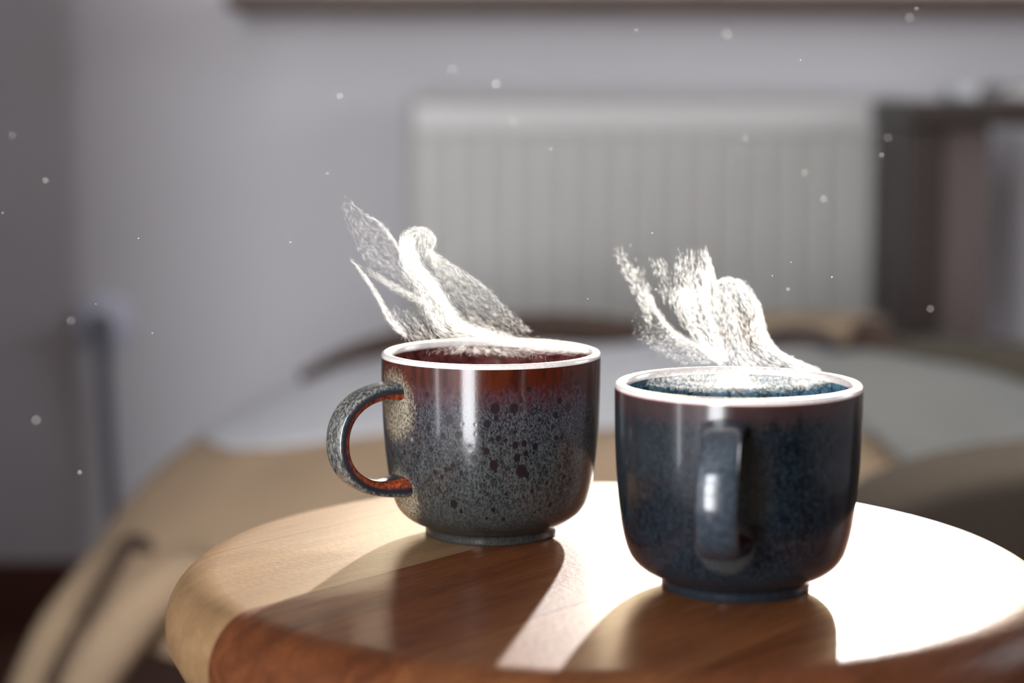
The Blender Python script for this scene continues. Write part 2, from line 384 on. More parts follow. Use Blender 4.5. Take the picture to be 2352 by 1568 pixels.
for px, py, y in ((243, 752, -.025), (236, 800, -.030), (238, 850, -.022), (246, 980, -.016), (256, 1120, -.015), (266, 1240, -.016), (272, 1330, -.03), (300, 1420, -.035)):
    q = unp(px, py, WALL_Y + y); pts.append(Vector(q) - P0)
pts.append(Vector((pts[-1].x + .05, pts[-1].y - .02, .012 - P0.z)))
tube('cord', pts, [.010, .0105, .0105, .0095, .009, .008, .007, .007], M['cable'], plug, 10, 60)

# tall wardrobe added out of view at left to shade the wall
wd = empty('wardrobe_blocker', (-.785, 1.62, 0), 'tall dark brown wardrobe added out of view to shade the left wall', 'wardrobe_blocker')
box('blocker_carcass', -.36, .145, -.42, .42, .06, 2.05, M['deskbrown'], wd, bev=.004)
box('blocker_plinth', -.34, .13, -.40, .40, 0, .06, M['deskdark'], wd)
for y0 in (-.415, .005):
    d_ = box('door', .146, .166, y0, y0 + .41, .07, 2.04, M['deskbrown'], wd, bev=.003)
    k_ = lathe('blocker_knob', [(0, .02), (.010, .018), (.012, .010), (.006, .004), (.006, 0), (0, 0)], M['black'], d_, 20, loc=(.166, y0 + (.37 if y0 < 0 else .04), 1.05)); k_.rotation_euler = (0, math.pi / 2, 0)

# ---------------------------------------------------------------- desk at right
dx0 = .51
desk = empty('desk', (dx0, 2.62, 0), 'dark brown wooden desk with a broad side panel right of the radiator', 'desk')
def db(n, x0, x1, y0, y1, z0, z1, m, bev=.003): return box(n, x0 - dx0, x1 - dx0, y0 - 2.62, y1 - 2.62, z0, z1, m, desk, bev=bev)
db('desk_top', .497, 1.5, 2.50, 2.775, .750, .782, M['deskdark'])
db('side_panel', .50, .545, 2.52, 2.77, 0, .749, M['deskdark'])
db('side_panel', 1.44, 1.48, 2.52, 2.77, 0, .749, M['deskdark'])
db('drawer_panel', .5455, .608, 2.54, 2.76, .05, .749, M['deskbrown'])
cl = unp(2222, 232, 2.50)
paper = box('folded_paper', cl[0] - .018, cl[0] + .014, 2.495, 2.58, .783, .800, M['palegrey'], bev=.003)
tag(paper, 'small white folded paper lying at the edge of the dark desk', 'paper')
bk = empty('book', (.675, 2.60, .783), 'tan covered book lying on the dark desk at right', 'book')
box('cover', -.055, .11, -.085, .08, 0, .0035, M['tanbag'], bk, bev=.001)
box('page_block', -.051, .105, -.081, .076, .0037, .0155, M['palegrey'], bk)
box('cover', -.055, .11, -.085, .08, .0157, .019, M['tanbag'], bk, bev=.001)

# ---------------------------------------------------------------- low round armchair with what lies on it
PX, PY, PA, PB, PH, PN = .15, 2.12, .655, .50, .500, 3.0
def dome(u, v, off=0.):      # u azimuth 0..2pi, v 0 (rim, z = 0) .. pi/2 (top)
    e = 2 / PN
    f = lambda c: np.sign(c) * np.abs(c) ** e
    cu, su = np.cos(u), np.sin(u)
    cv, sv_ = np.abs(np.cos(v)) ** e, np.abs(np.sin(v)) ** e
    k = .86 # rounder in plan
    cu2 = np.sign(cu) * np.abs(cu) ** k; su2 = np.sign(su) * np.abs(su) ** k
    return np.stack([(PA + off) * cu2 * cv, (PB + off) * su2 * cv, (PH + off) * sv_], -1)
def surf_z(x, y):
    r = np.hypot((x - PX) / PA, (y - PY) / PB)
    return PH * max(1e-6, 1 - min(.999, r) ** PN) ** (1 / PN)
chair = empty('armchair', (PX, PY, 0), 'low rounded tan upholstered chair standing behind the small table', 'chair')
uu = np.linspace(0, 2 * math.pi, 96, endpoint=False)
def dome_part(name, v0, v1, nv, off, mat, wob=0., close=False):
    U, Vv = np.meshgrid(uu, np.linspace(v0, v1, nv), indexing='ij')
    D = dome(U, Vv, off)
    if wob:
        D[..., 2] += wob * np.sin(U * 7 + 1) * np.cos(Vv * 2); D[..., 0] *= 1 + wob * .6 * np.sin(U * 11)
    me = grid_mesh(name, D, closed_u=True)
    bm = bmesh.new(); bm.from_mesh(me); bmesh.ops.remove_doubles(bm, verts=bm.verts, dist=1e-5)
    ed = [e for e in bm.edges if e.is_boundary]
    if ed and close: bmesh.ops.holes_fill(bm, edges=ed, sides=0)
    bmesh.ops.recalc_face_normals(bm, faces=bm.faces); bm.to_mesh(me); bm.free()
    return link(name, me, mat, chair)
dome_part('seat_shell', .42, math.pi / 2, 40, 0, M['tanfabric'], .004, True)
# dark base filling the space under the shell, black for its shade
lathe('underside_shade', [(0, 0), (.36, 0), (.37, .02), (.40, .20), (.40, .29), (0, .29)], M['black'], chair, 48)
# the fabric-wrapped legs, splayed at the left and (mirrored) at the right
for sgn in (1, -1):
    pa = [unp(330, 1225, 2.02), unp(285, 1265, 2.0), unp(215, 1345, 1.98), unp(140, 1450, 1.96), unp(85, 1560, 1.95), unp(25, 1720, 1.95)]
    pb = [unp(470, 1320, 1.80), unp(410, 1330, 1.78), unp(335, 1385, 1.76), unp(265, 1470, 1.75), unp(205, 1570, 1.75), unp(150, 1700, 1.75)]
    for nm, pp, rd in (('leg', pa, .023), ('leg', pb, .024)):
        pp = [Vector(q) - Vector((PX, PY, 0)) for q in pp]
        dd = (pp[-1] - pp[-2]); pp.append(pp[-1] + dd * ((pp[-1].z - .012) / -dd.z))
        if sgn < 0: pp = [Vector((-q.x, q.y, q.z)) for q in pp]
        tube(nm, pp, [rd * .8, rd, rd * 1.1, rd, rd * .8], M['tanfabric'], chair, 14, 50, flat=1.0)
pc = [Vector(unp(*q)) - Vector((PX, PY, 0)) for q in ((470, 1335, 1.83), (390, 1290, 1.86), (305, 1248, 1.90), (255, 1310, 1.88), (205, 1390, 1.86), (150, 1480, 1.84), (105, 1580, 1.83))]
tube('seam_or_shade_line', pc, [.003, .006, .010, .006, .004, .004, .005], M['brownthrow'], chair, 10, 50)  # dark tube laid along the gap between the legs for its shade
# pale layer painting in the light on the chair's crown: a thin cloth with thickness
def cloth(name, mat, rfun, off, label, cat, cx=PX, cy=PY, ax=PA, ay=PB):
    th = np.linspace(0, 2 * math.pi, 120, endpoint=False); g = []
    for t in th:
        rm = rfun(t)
        g.append([(cx + ax * r * math.cos(t), cy + ay * r * math.sin(t)) for r in np.linspace(.02, rm, 26)])
    G = np.array([[(x, y, surf_z(x, y) + off + .002 * math.sin(x * 40 + y * 14)) for x, y in row] for row in g])
    o = link(name, grid_mesh(name, G, closed_u=True), mat)
    md = o.modifiers.new('t', 'SOLIDIFY'); md.thickness = .005; md.offset = 1
    return tag(o, label, cat)
cloth('crown_light_layer', M['palegrey'], lambda t: .54 + .21 * abs(math.cos(t)) ** 2 + .012 * math.sin(9 * t) + (.18 if math.sin(t) > .3 else 0) * min(1, (math.sin(t) - .3) * 4), .009,
      'pale grey layer for the light on top of the low chair', 'layer')
# dark rolled shawl along the back of the crown
rp = []
for px, py in ((690, 868), (780, 822), (880, 792), (1000, 768), (1130, 756), (1260, 752), (1380, 762), (1470, 778)):
    q = unp(px, py, 2.33); q[2] = max(surf_z(q[0], q[1]) + .024, q[2]); rp.append(q)
o = tube('rolled_shawl', rp, [.006, .010, .013, .014, .016, .018, .020, .014], M['brownthrow'], None, 12, 70)
tag(o, 'dark brown shawl rolled into a long curve along the back of the chair', 'shawl')
# tan soft bag with an arched strap
bq = unp(1868, 745, 2.32); bz = surf_z(bq[0], 2.32) + .012
bag = empty('soft_bag', (bq[0], 2.32, bz), 'tan soft bag lying on the chair in front of the radiator', 'bag')
n1 = np.linspace(0, 2 * math.pi, 48, endpoint=False); n2 = np.linspace(-math.pi / 2, math.pi / 2, 20)
Ug, Vg = np.meshgrid(n1, n2, indexing='ij'); ee = .6
sg = lambda c, p: np.sign(c) * np.abs(c) ** p
V = np.stack([.092 * sg(np.cos(Ug), ee) * np.cos(Vg) ** ee, .06 * sg(np.sin(Ug), ee) * np.cos(Vg) ** ee, .022 + .022 * sg(np.sin(Vg), ee) + .003 * np.sin(Ug * 5)], -1)
link('bag_body', grid_mesh('bag_body', V, closed_u=True), M['tanbag'], bag)
sp_ = [Vector(unp(px, py, 2.22)) - bag.location for px, py in ((1722, 838), (1735, 800), (1775, 774), (1828, 766), (1880, 776), (1925, 806), (1945, 840))]
tube('strap', sp_, .0085, M['black'], bag, 10, 50)
kq = unp(2002, 768, 2.27)
kn = empty('wool_hat', (kq[0], 2.27, surf_z(kq[0], 2.27) + .010), 'small dark brown rounded bundle beside the tan bag', 'bundle')
lathe('body', [(0, .046), (.010, .045), (.020, .040), (.028, .028), (.030, .016), (.027, .006), (.020, .001), (0, 0)], M['brownthrow'], kn, 30)
lathe('fold', [(.027, .004), (.033, .006), (.034, .013), (.031, .018), (.028, .016)], M['brownthrow'], kn, 30)
kn.name = 'knitted_bundle'

# a sofa along the wall behind the camera, added to darken reflections in the mugs
sofa_blocker = empty('sofa_blocker', (.55, FRONT_Y + .35, 0), 'dark grey sofa added behind the camera to darken reflections', 'sofa_blocker')
box('blocker_seat', -.62, .62, -.25, .27, .12, .42, M['darkfabric'], sofa_blocker, bev=.04, smooth=True)
box('blocker_backrest', -.62, .62, -.33, -.20, .15, .86, M['darkfabric'], sofa_blocker, bev=.05, smooth=True)
box('blocker_armrest', -.80, -.63, -.33, .28, .05, .60, M['darkfabric'], sofa_blocker, bev=.05, smooth=True)
box('blocker_armrest', .63, .80, -.33, .28, .05, .60, M['darkfabric'], sofa_blocker, bev=.05, smooth=True)
for lx in (-.72, .72):
    for ly in (-.27, .22): box('leg', lx - .02, lx + .02, ly - .02, ly + .02, 0, .055, M['black'], sofa_blocker)

# dark ottoman at right, olive floor cushion behind
def soft_block(name, loc, sx, sy, h, mat, label, cat, n=4, seams=True):
    e = empty(name, loc, label, cat); p_ = 2 / n
    Ug, Vg = np.meshgrid(np.linspace(0, 2 * math.pi, 72, endpoint=False), np.linspace(-math.pi / 2, math.pi / 2, 30), indexing='ij')
    V = np.stack([sx * sg(np.cos(Ug), p_) * np.cos(Vg) ** p_, sy * sg(np.sin(Ug), p_) * np.cos(Vg) ** p_, h / 2 + h / 2 * sg(np.sin(Vg), p_)], -1)
    link('cushion_body', grid_mesh(name, V, closed_u=True), mat, e)
    if seams:
        a = np.linspace(0, 2 * math.pi, 73)
        tube('seam_or_shade_line', [(1.003 * sx * sg(math.cos(t), p_), 1.003 * sy * sg(math.sin(t), p_), h * .78) for t in a], .006, mat, e, 8, 73, smooth_path=False)
    return e
soft_block('ottoman', (.64, 1.44, 0), .44, .145, .530, M['darkfabric'], 'dark brown ottoman right behind the small table', 'ottoman', 4.5)

cloth('side_shade_layer', M['greyshade'], lambda t: 1 + .04 * math.sin(5 * t), .018, 'dark grey layer for the fading light on the right side of the low chair', 'layer', .56, 1.98, .28, .23)  # darker cloth over the chair's right, painting in the fading light
bo = soft_block('bolster', (.64, 2.28, .385), .27, .11, .112, M['olive'], 'dark olive bolster lying on the right rear of the low chair', 'cushion', 2.6, False)
bo.rotation_euler = (0, math.radians(7), 0)

# ---------------------------------------------------------------- the small round table
TZ = .603; TX, TY, TR = .0390, .7630, .1725
GR = math.radians(51.2); TH = .040
table = empty('side_table', (TX, TY, 0), 'round wooden side table of light and dark glued planks', 'table')
def table_solid():
    prof = [(0, TZ), (TR - .020, TZ)]
    for k in range(1, 9):
        a = k / 8 * math.pi / 2; prof.append((TR - .020 + .020 * math.sin(a) ** .95, TZ - .019 * (1 - math.cos(a))))
    prof += [(TR - .0005, TZ - .025), (TR - .005, TZ - .034), (TR - .013, TZ - TH), (0, TZ - TH)]
    n = 160; a = np.linspace(0, 2 * math.pi, n, endpoint=False); P = np.array(prof)
    V = np.stack([np.outer(np.cos(a), P[:, 0]), np.outer(np.sin(a), P[:, 0]), np.tile(P[:, 1], (n, 1))], -1)
    me = grid_mesh('t', V, closed_u=True); bm = bmesh.new(); bm.from_mesh(me); bpy.data.meshes.remove(me)
    bmesh.ops.remove_doubles(bm, verts=bm.verts, dist=1e-6); bmesh.ops.recalc_face_normals(bm, faces=bm.faces); return bm
gd = Vector((math.cos(GR), math.sin(GR), 0)); gn = Vector((-math.sin(GR), math.cos(GR), 0))
s0 = (Vector((-.1024, .6705, 0)) - Vector((TX, TY, 0))).dot(gn)       # the visible light / dark joint
cuts = [-.2, s0 - .235, s0 - .165, s0 - .085, s0, s0 + .075, .2]
tones = [((.18, .072, .03), (.09, .034, .014)), ((.13, .043, .016), (.06, .018, .007)), ((.16, .06, .022), (.08, .027, .010)),
         ((.130, .043, .015), (.055, .017, .007)), ((.235, .145, .072), (.16, .092, .043)), ((.215, .13, .062), (.145, .082, .038))]
for i in range(len(cuts) - 1):
    bm = table_solid()
    for c, sgn in ((cuts[i] + .00012, 1), (cuts[i + 1] - .00012, -1)):
        g = bm.verts[:] + bm.edges[:] + bm.faces[:]
        r = bmesh.ops.bisect_plane(bm, geom=g, plane_co=gn * c, plane_no=gn * sgn, clear_inner=True)
        ed = [e for e in r['geom_cut'] if isinstance(e, bmesh.types.BMEdge)]
        if ed: bmesh.ops.contextual_create(bm, geom=ed)
    if not bm.faces: bm.free(); continue
    o = bm_obj('plank', bm, wood('table_plank_%d' % i, tones[i][0], tones[i][1], GR, i + 1), table, False)
    capi = {p.index for p in o.data.polygons if abs(p.normal.dot(gn)) > .999 and (abs(p.center.dot(gn) - cuts[i]) < .001 or abs(p.center.dot(gn) - cuts[i + 1]) < .001)}
    cape = set()
    for pi in capi: cape.update(o.data.polygons[pi].edge_keys)
    at_ = o.data.attributes.new('sharp_edge', 'BOOLEAN', 'EDGE'); at_.data.foreach_set('value', [e.key in cape for e in o.data.edges])
    o.data.polygons.foreach_set('use_smooth', [p.index not in capi for p in o.data.polygons])
for k in range(4):
    a = math.radians(45 + 90 * k); c_, s_ = math.cos(a), math.sin(a)
    tube('leg', [(c_ * .10, s_ * .10, TZ - TH), (c_ * .115, s_ * .115, .3), (c_ * .14, s_ * .14, 0)], [.018, .017, .013], M['brownwood'], table, 14, 12)

# ---------------------------------------------------------------- mugs
PITS = [(730,937,16),(803,937,15),(830,903,9),(977,906,10),(1010,935,14),(963,962,10),(700,1000,12),(735,975,8),(557,980,14),(473,1017,10),(531,1050,9),(588,1045,12),(483,1102,8),(634,1096,9),(698,1110,11),(651,1143,13),(727,1166,16),(538,1184,9),(565,1166,8),(492,1195,8),(519,1214,8),(597,1198,8),(743,1058,9),(771,1066,7),(808,1085,11),(843,1078,10),(886,1090,11),(851,1118,9),(816,1136,13),(835,1190,20),(857,1205,10),(720,1062,6),(1115,990,12),(1062,1086,11),(1087,1136,7),(1007,1214,8),(1034,1222,8),(988,1172,6),(560,1325,14),(589,1357,7),(880,1272,8),(962,1328,9),(725,1350,8),(770,1390,6),(1043,833,12),(1048,870,8),(1020,800,10),(858,860,8),(470,880,8),(490,910,6),(372,1115,8),(345,1000,6),(990,1052,10),(969,1055,8),(952,1010,8),(832,940,8),(1119,1047,9),(655,1003,5),(410,820,6),(503,1262,7),(940,1240,6),(808,1030,7),(900,985,5)]
OUT = [(.0268, 0), (.0272, .0006), (.0272, .0028), (.0278, .0040), (.0312, .0056), (.0345, .0074), (.0376, .0102), (.0396, .0135), (.0409, .0175), (.0420, .0225), (.0428, .028), (.0436, .035), (.0443, .044), (.0447, .053), (.0449, .062), (.0450, .070), (.0450, .0738)]
RIM = [(.0450, .0738), (.0448, .0748), (.0443, .0754), (.0434, .0757), (.0423, .0756), (.0415, .0751), (.0411, .0742), (.0409, .0730)]
INN = [(.0409, .0730), (.0408, .066), (.0405, .050), (.0396, .035), (.0380, .022), (.0340, .0125), (.0260, .0090), (.0120, .0082), (0.0001, .0080)]
def resample(P, step):
    P = catmull(P, 1200); d = np.r_[0, np.cumsum(np.linalg.norm(np.diff(P, axis=0), axis=1))]
    s = np.linspace(0, d[-1], max(3, int(d[-1] / step)))
    return np.stack([np.interp(s, d, P[:, 0]), np.interp(s, d, P[:, 1])], -1)
def revolve(prof, n):
    a = np.linspace(0, 2 * math.pi, n, endpoint=False)
    return a, np.stack([np.outer(np.cos(a), prof[:, 0]), np.outer(np.sin(a), prof[:, 0]), np.tile(prof[:, 1], (n, 1))], -1)
def add_attr(me, name, vals):
    at = me.attributes.new(name, 'FLOAT', 'POINT'); at.data.foreach_set('value', np.ascontiguousarray(vals, dtype=np.float32).ravel())
def make_mug(name, x, y, az, kind, label):
    root = empty(name, (x, y, TZ), label, 'mug')
    haz = (-math.sin(az), -math.cos(az))
    n = 640 if kind == 'red' else 200; st = .00045 if kind == 'red' else .0012
    prof = resample(OUT, st)
    a, V = revolve(prof, n)
    # the foot closes underneath
    me = grid_mesh('body', V, closed_u=True)
    pit = np.zeros((n, len(prof)))
    if kind == 'red':
        spots = []
        for cx, cy, cr in PITS:
            px, py = 720 + cx / 1.743, 400 + cy / 1.743
            s_ = max(-.97, min(.97, (px - 1128) / 250)); th = math.asin(s_)      # angle from the camera side
            X, Y = x + .0445 * math.sin(th), y - .0445 * math.cos(th)
            z = unp(px, py, Y)[2] - TZ
            spots.append((math.atan2(Y - y, X - x), z, cr / 1.743 * .178e-3 * 1.05))
        for k in range(110):
            spots.append((random.uniform(.05, math.pi - .05), random.uniform(.012, .062), random.uniform(.0005, .0017)))
        for k in range(70):
            spots.append((random.uniform(-math.pi, 0), random.uniform(.014, .056), random.uniform(.0003, .0006)))
        Z = prof[:, 1][None, :]
        for t, z, r in spots:
            da = np.abs((a - t + math.pi) % (2 * math.pi) - math.pi)[:, None] * .0445
            rr = np.sqrt(da ** 2 + ((Z - z) * .8) ** 2) / r
            rr *= 1 + .18 * np.sin(a * 300)[:, None]
            pit = np.maximum(pit, np.clip(1.5 - rr, 0, 1))
        V2 = V.copy(); rad_ = 1 - pit * .00002 / .045; V2[..., 0] *= rad_; V2[..., 1] *= rad_
        me.vertices.foreach_set('co', V2.reshape(-1).astype(np.float32))
    add_attr(me, 'pit', pit)
    link('body', me, glaze_body(kind, haz), root)
    _, Vr = revolve(resample(RIM, .0003), 200); rim = link('rim', grid_mesh('rim', Vr, closed_u=True), GL[kind + '_rim'], root)
    _, Vi = revolve(resample(INN, .0012), 160); link('inner_wall', grid_mesh('inner_wall', Vi, closed_u=True), glaze_inner(kind), root)
    lathe('foot', [(.0268, 0), (.0245, 0), (.0238, .0018), (.0005, .0020)], GL['foot'], root, 80)
    # handle: a strap bent into a C
    ts = np.linspace(1.86, -1.80, 90); m = 28
    cr_, cz_, ra, rz_ = .0470, .0430, .0225, .0196
    if kind == 'blue': cz_, rz_, ra = .0445, .0205, .0235
    rows = []; edge = []
    pr = np.array([cr_ + ra * sg(np.cos(ts), .92), cz_ + rz_ * sg(np.sin(ts), .92)]).T
    pr[:, 0] = np.where(ts > 1.5, pr[:, 0], pr[:, 0])
    T = np.gradient(pr, axis=0); T /= np.linalg.norm(T, axis=1)[:, None]
    for i, (p, t) in enumerate(zip(pr, T)):
        nx, nz = t[1] * -1, t[0]            # outward normal in the (r, z) plane
        if (p[0] - cr_) * nx + (p[1] - cz_) * nz < 0: nx, nz = -nx, -nz
        q = i / (len(ts) - 1); fl = math.exp(-(q / .07) ** 2) + math.exp(-((1 - q) / .07) ** 2)
        hw = (.0068 if kind == 'red' else .0072) * (1 + .35 * fl); ht = .0032 * (1 + .35 * fl)
        row = []
        for k in range(m):
            ph = 2 * math.pi * k / m; c, s_ = math.cos(ph), math.sin(ph)
            o_ = ht * sg(c, .75); w_ = hw * sg(s_, .62)
            row.append((haz[0] * (p[0] + nx * o_) - haz[1] * w_, haz[1] * (p[0] + nx * o_) + haz[0] * w_, p[1] + nz * o_))
            edge.append(math.acos(max(-1, min(1, c))) / math.pi)
        rows.append(row)
    me = grid_mesh('handle', np.array(rows), closed_v=True)
    add_attr(me, 'edge', edge)
    link('handle', me, glaze_handle(kind), root)
    return root
def rim_mat(nm, col, rough):
    s = NT(nm); v = s.coord(); f = s.noise(v, 500, 3)
    b = s.bsdf(s.mix(s.ramp(f, .35, .65), tuple(c * .85 for c in col), col), rough)
    b.inputs['Coat Weight'].default_value = 1; b.inputs['Coat Roughness'].default_value = .12
    b.inputs['Specular IOR Level'].default_value = .8
    return s.m
GL = {'red_rim': rim_mat('rim_glaze_lit', (.80, .74, .70), .3), 'blue_rim': rim_mat('rim_glaze_lit_blue', (.82, .74, .70), .3),  # rims coloured near white for the glare of the sun on them
      'foot': plain('bare_clay_foot', (.30, .25, .20), .8, .05, 60)}
LM = (-.0086, .8104); RMg = (.0825, .7190)
make_mug('mug', LM[0], LM[1], math.radians(60), 'red', 'grey speckled mug with an amber red rim and handle at its left')
make_mug('mug', RMg[0], RMg[1], math.radians(12), 'blue', 'dark blue glazed mug with its handle turned to the front')
for (mx, my), lab in ((LM, 'tea inside the grey speckled mug with amber rim'), (RMg, 'tea inside the dark blue mug')):
    o = lathe('tea', [(0, .0590), (.036, .0590), (.0395, .0592), (.0402, .0596), (.0398, .0560), (0, .0560)], M['tea'], None, 64, loc=(mx, my, TZ))
    tag(o, lab, 'drink')

# ---------------------------------------------------------------- steam: sheets of fine drawn-out droplets
def sheet(left, right, n, y0, bow=0., dens='flat', length=(.0018, .0040), wid=(.00016, .00030), fil=30, tilt=0., jit=.15, power=1., seed=0, thick=.0012, fade=(0., 0.)):
    """droplets over the ruled sheet between two edge curves (start = low end, end = top)"""
    rg = np.random.default_rng(seed + 100)
    L = catmull(left, 200); R = catmull(right, 200)
    m = int(n * 3); s = rg.random(m); t = rg.random(m)
    if dens == 'edgeL': t = t ** 2.4
    elif dens == 'edgeR': t = 1 - t ** 2.4
    elif dens == 'edges': t = .5 - .5 * np.cos(t * math.pi)
    elif dens == 'mid': t = np.clip(rg.normal(.5, .2, m), 0, 1)
    # filament streaks that follow the flow
    ph = rg.random(30) * 6.28; fr = rg.uniform(.4, 1.3, 30)
    st = np.zeros(m)
    for k in range(12):
        st += np.sin(2 * math.pi * t * (2 + k * fil / 14) * (1 + .06 * math.sin(k)) + ph[k] + 2.2 * np.sin(s * 3.1 * fr[k] + ph[k + 12]))
    st = st / 12; pr = np.clip(.45 + 1.25 * st * power, .04, 1)
    if dens not in ('edgeR', 'edges'): pr *= np.clip((1 - t) / .2, .05, 1)
    if dens not in ('edgeL', 'edges'): pr *= np.clip(t / .2, .05, 1)
    if fade[0]: pr *= np.clip(s / fade[0], 0, 1)
    if fade[1]: pr *= np.clip((1 - s) / fade[1], 0, 1) ** 1.3
    keep = rg.random(m) < pr; s, t = s[keep][:n], t[keep][:n]
    i = s * 199; i0 = np.minimum(i.astype(int), 198); f = (i - i0)[:, None]
    Lp = L[i0] * (1 - f) + L[i0 + 1] * f; Rp = R[i0] * (1 - f) + R[i0 + 1] * f
    P = Lp * (1 - t[:, None]) + Rp * t[:, None]
    Dv = (L[i0 + 1] - L[i0]) * (1 - t[:, None]) + (R[i0 + 1] - R[i0]) * t[:, None]
    dep = y0 + tilt * (s - .2) + bow * np.sin(math.pi * t) + rg.normal(0, thick, len(s))
    W = np.array([unp(p[0], p[1], d) for p, d in zip(P, dep)])
    W2 = np.array([unp(p[0] + q[0], p[1] + q[1], d + tilt / 199) for p, q, d in zip(P, Dv, dep)])
    D = W2 - W; D /= (np.linalg.norm(D, axis=1)[:, None] + 1e-12); D += rg.normal(0, jit, D.shape); D /= np.linalg.norm(D, axis=1)[:, None]
    W += rg.normal(0, .00035, W.shape)
    return W, D, rg.uniform(*length, len(W)) * .5, rg.uniform(*wid, len(W)) * .5
def droplets(name, parts, mat, label):
    Pp, D, Ln, Wd = [np.concatenate(a) for a in zip(*parts)]
    k = len(Pp); rv = RNG.normal(size=(k, 3)); A = np.cross(D, rv); A /= np.linalg.norm(A, axis=1)[:, None]; B = np.cross(D, A)
    V = np.empty((k, 5, 3)); V[:, 0] = Pp - D * Ln[:, None]; V[:, 1] = Pp + D * Ln[:, None]
    for j in range(3):
        a = 2.0944 * j; V[:, 2 + j] = Pp + Wd[:, None] * (math.cos(a) * A + math.sin(a) * B)
    F = np.array([[0, 3, 2], [0, 4, 3], [0, 2, 4], [1, 2, 3], [1, 3, 4], [1, 4, 2]])
    Fc = (np.arange(k)[:, None, None] * 5 + F[None]).reshape(-1, 3)
    o = link(name, mesh_np(name, V.reshape(-1, 3), Fc), mat, None, False)
    return tag(o, label, 'steam', kind='stuff')
YL = LM[1]
S1 = []
a = lambda q, k=.16: S1.append(tuple(v[:int(len(v) * k)] for v in q))
# mist low in the mug, sweeping from the right rim to the middle
a(sheet([(1352, 812), (1290, 818), (1200, 815), (1110, 800), (1040, 790)], [(1345, 797), (1270, 776), (1190, 765), (1110, 735), (1040, 700)], 17000, YL, .006, 'mid', seed=1, fil=16), 0.24)
a(sheet([(1345, 806), (1260, 800), (1180, 788), (1110, 772), (1030, 745)], [(1335, 798), (1250, 790), (1170, 776), (1100, 750), (1020, 715)], 9000, YL, .004, 'mid', seed=2, fil=8), 0.24)
a(sheet([(960, 812), (1010, 800), (1050, 790)], [(1300, 826), (1220, 812), (1150, 795)], 3500, YL, .0, 'flat', seed=3, fil=10, thick=.012, jit=.6, fade=(.4, .3)), 0.3)
# bright main plume up to the curl
a(sheet([(1030, 792), (985, 765), (965, 715), (945, 665), (918, 610), (915, 565), (930, 535)], [(1150, 782), (1080, 745), (1040, 700), (1010, 655), (975, 610), (955, 575), (960, 548)], 26000, YL - .006, -.006, 'flat', seed=4, fil=22, tilt=-.01, jit=.2, power=.55, fade=(.15, .05)))
a(sheet([(1040, 745), (1000, 705), (960, 660), (925, 610), (918, 560)], [(1070, 735), (1040, 690), (1017, 645), (975, 600), (950, 555)], 22000, YL - .008, -.004, 'mid', seed=5, fil=9, tilt=-.01, fade=(.3, .05)))
a(sheet([(1100, 800), (1020, 770), (985, 735), (960, 700)], [(1130, 775), (1070, 745), (1030, 710), (1000, 670)], 9000, YL - .008, -.004, 'flat', seed=15, fil=26, tilt=-.01, jit=.5, fade=(.3, .4)))
# the curl itself: a rolled lip
a(sheet([(918, 575), (922, 540), (945, 523), (975, 523), (997, 542), (997, 566), (984, 584)], [(945, 585), (942, 558), (956, 542), (972, 540), (982, 550), (982, 562), (974, 574)], 2000, YL - .016, .004, 'edgeL', seed=6, fil=5, jit=.3, fade=(.1, .3)), 0.3)
a(sheet([(930, 610), (930, 560), (945, 528)], [(1012, 600), (995, 575), (992, 540)], 2200, YL - .012, .004, 'flat', seed=7, fil=14, jit=.4, fade=(.3, 0)), 0.26)
# broad translucent veil to the right
a(sheet([(1130, 775), (1080, 740), (1030, 690), (1000, 640), (975, 590)], [(1222, 760), (1170, 712), (1110, 655), (1050, 615), (990, 575)], 5500, YL + .006, .012, 'edgeR', seed=8, fil=14, tilt=-.008, jit=.3, power=.6), 0.2)
a(sheet([(1150, 785), (1090, 745), (1040, 700), (1010, 650), (985, 600)], [(1226, 764), (1172, 716), (1112, 660), (1052, 620), (995, 580)], 4500, YL + .004, .008, 'flat', seed=9, fil=14, tilt=-.008, jit=.3, power=.6), 0.2)
# pale sheets drifting to the left
a(sheet([(950, 690), (880, 655), (830, 600), (800, 520), (770, 435)], [(935, 600), (905, 545), (880, 515), (830, 488), (772, 430)], 2600, YL + .004, .01, 'flat', seed=11, fil=16, tilt=-.02, fade=(0, .5), jit=.3, power=.7), 0.36)
a(sheet([(930, 600), (895, 550), (865, 515), (825, 490), (772, 435)], [(935, 595), (905, 543), (875, 508), (832, 482), (772, 428)], 1100, YL + .004, .0, 'mid', seed=16, fil=3, tilt=-.02, fade=(0, .6)), 0.4)
a(sheet([(1000, 720), (930, 690), (870, 650), (810, 605)], [(990, 680), (930, 655), (870, 625), (812, 592)], 1700, YL, .01, 'mid', seed=12, fil=8, tilt=-.02, fade=(0, .5)), 0.4)
a(sheet([(925, 780), (888, 740), (866, 695), (836, 640), (796, 586)], [(948, 775), (912, 735), (882, 690), (845, 636), (800, 584)], 2600, YL - .008, 0, 'mid', seed=13, fil=3, tilt=-.012, fade=(.1, .3)), 0.36)
a(sheet([(930, 785), (900, 745), (885, 700)], [(1020, 785), (975, 740), (935, 690)], 2000, YL, 0, 'flat', seed=14, fil=10, tilt=-.01, fade=(0, .6), jit=.4), 0.36)
droplets('steam_plume', S1, steam_mat('steam_soft', .062), 'white steam curling to the left above the grey speckled mug')
YR = RMg[1]; S2 = []
a = lambda q, k=.26: S2.append(tuple(v[:int(len(v) * k)] for v in q))
big = dict(length=(.0014, .0032), wid=(.00013, .00024))
grain = dict(length=(.0003, .0007), wid=(.00018, .00030))
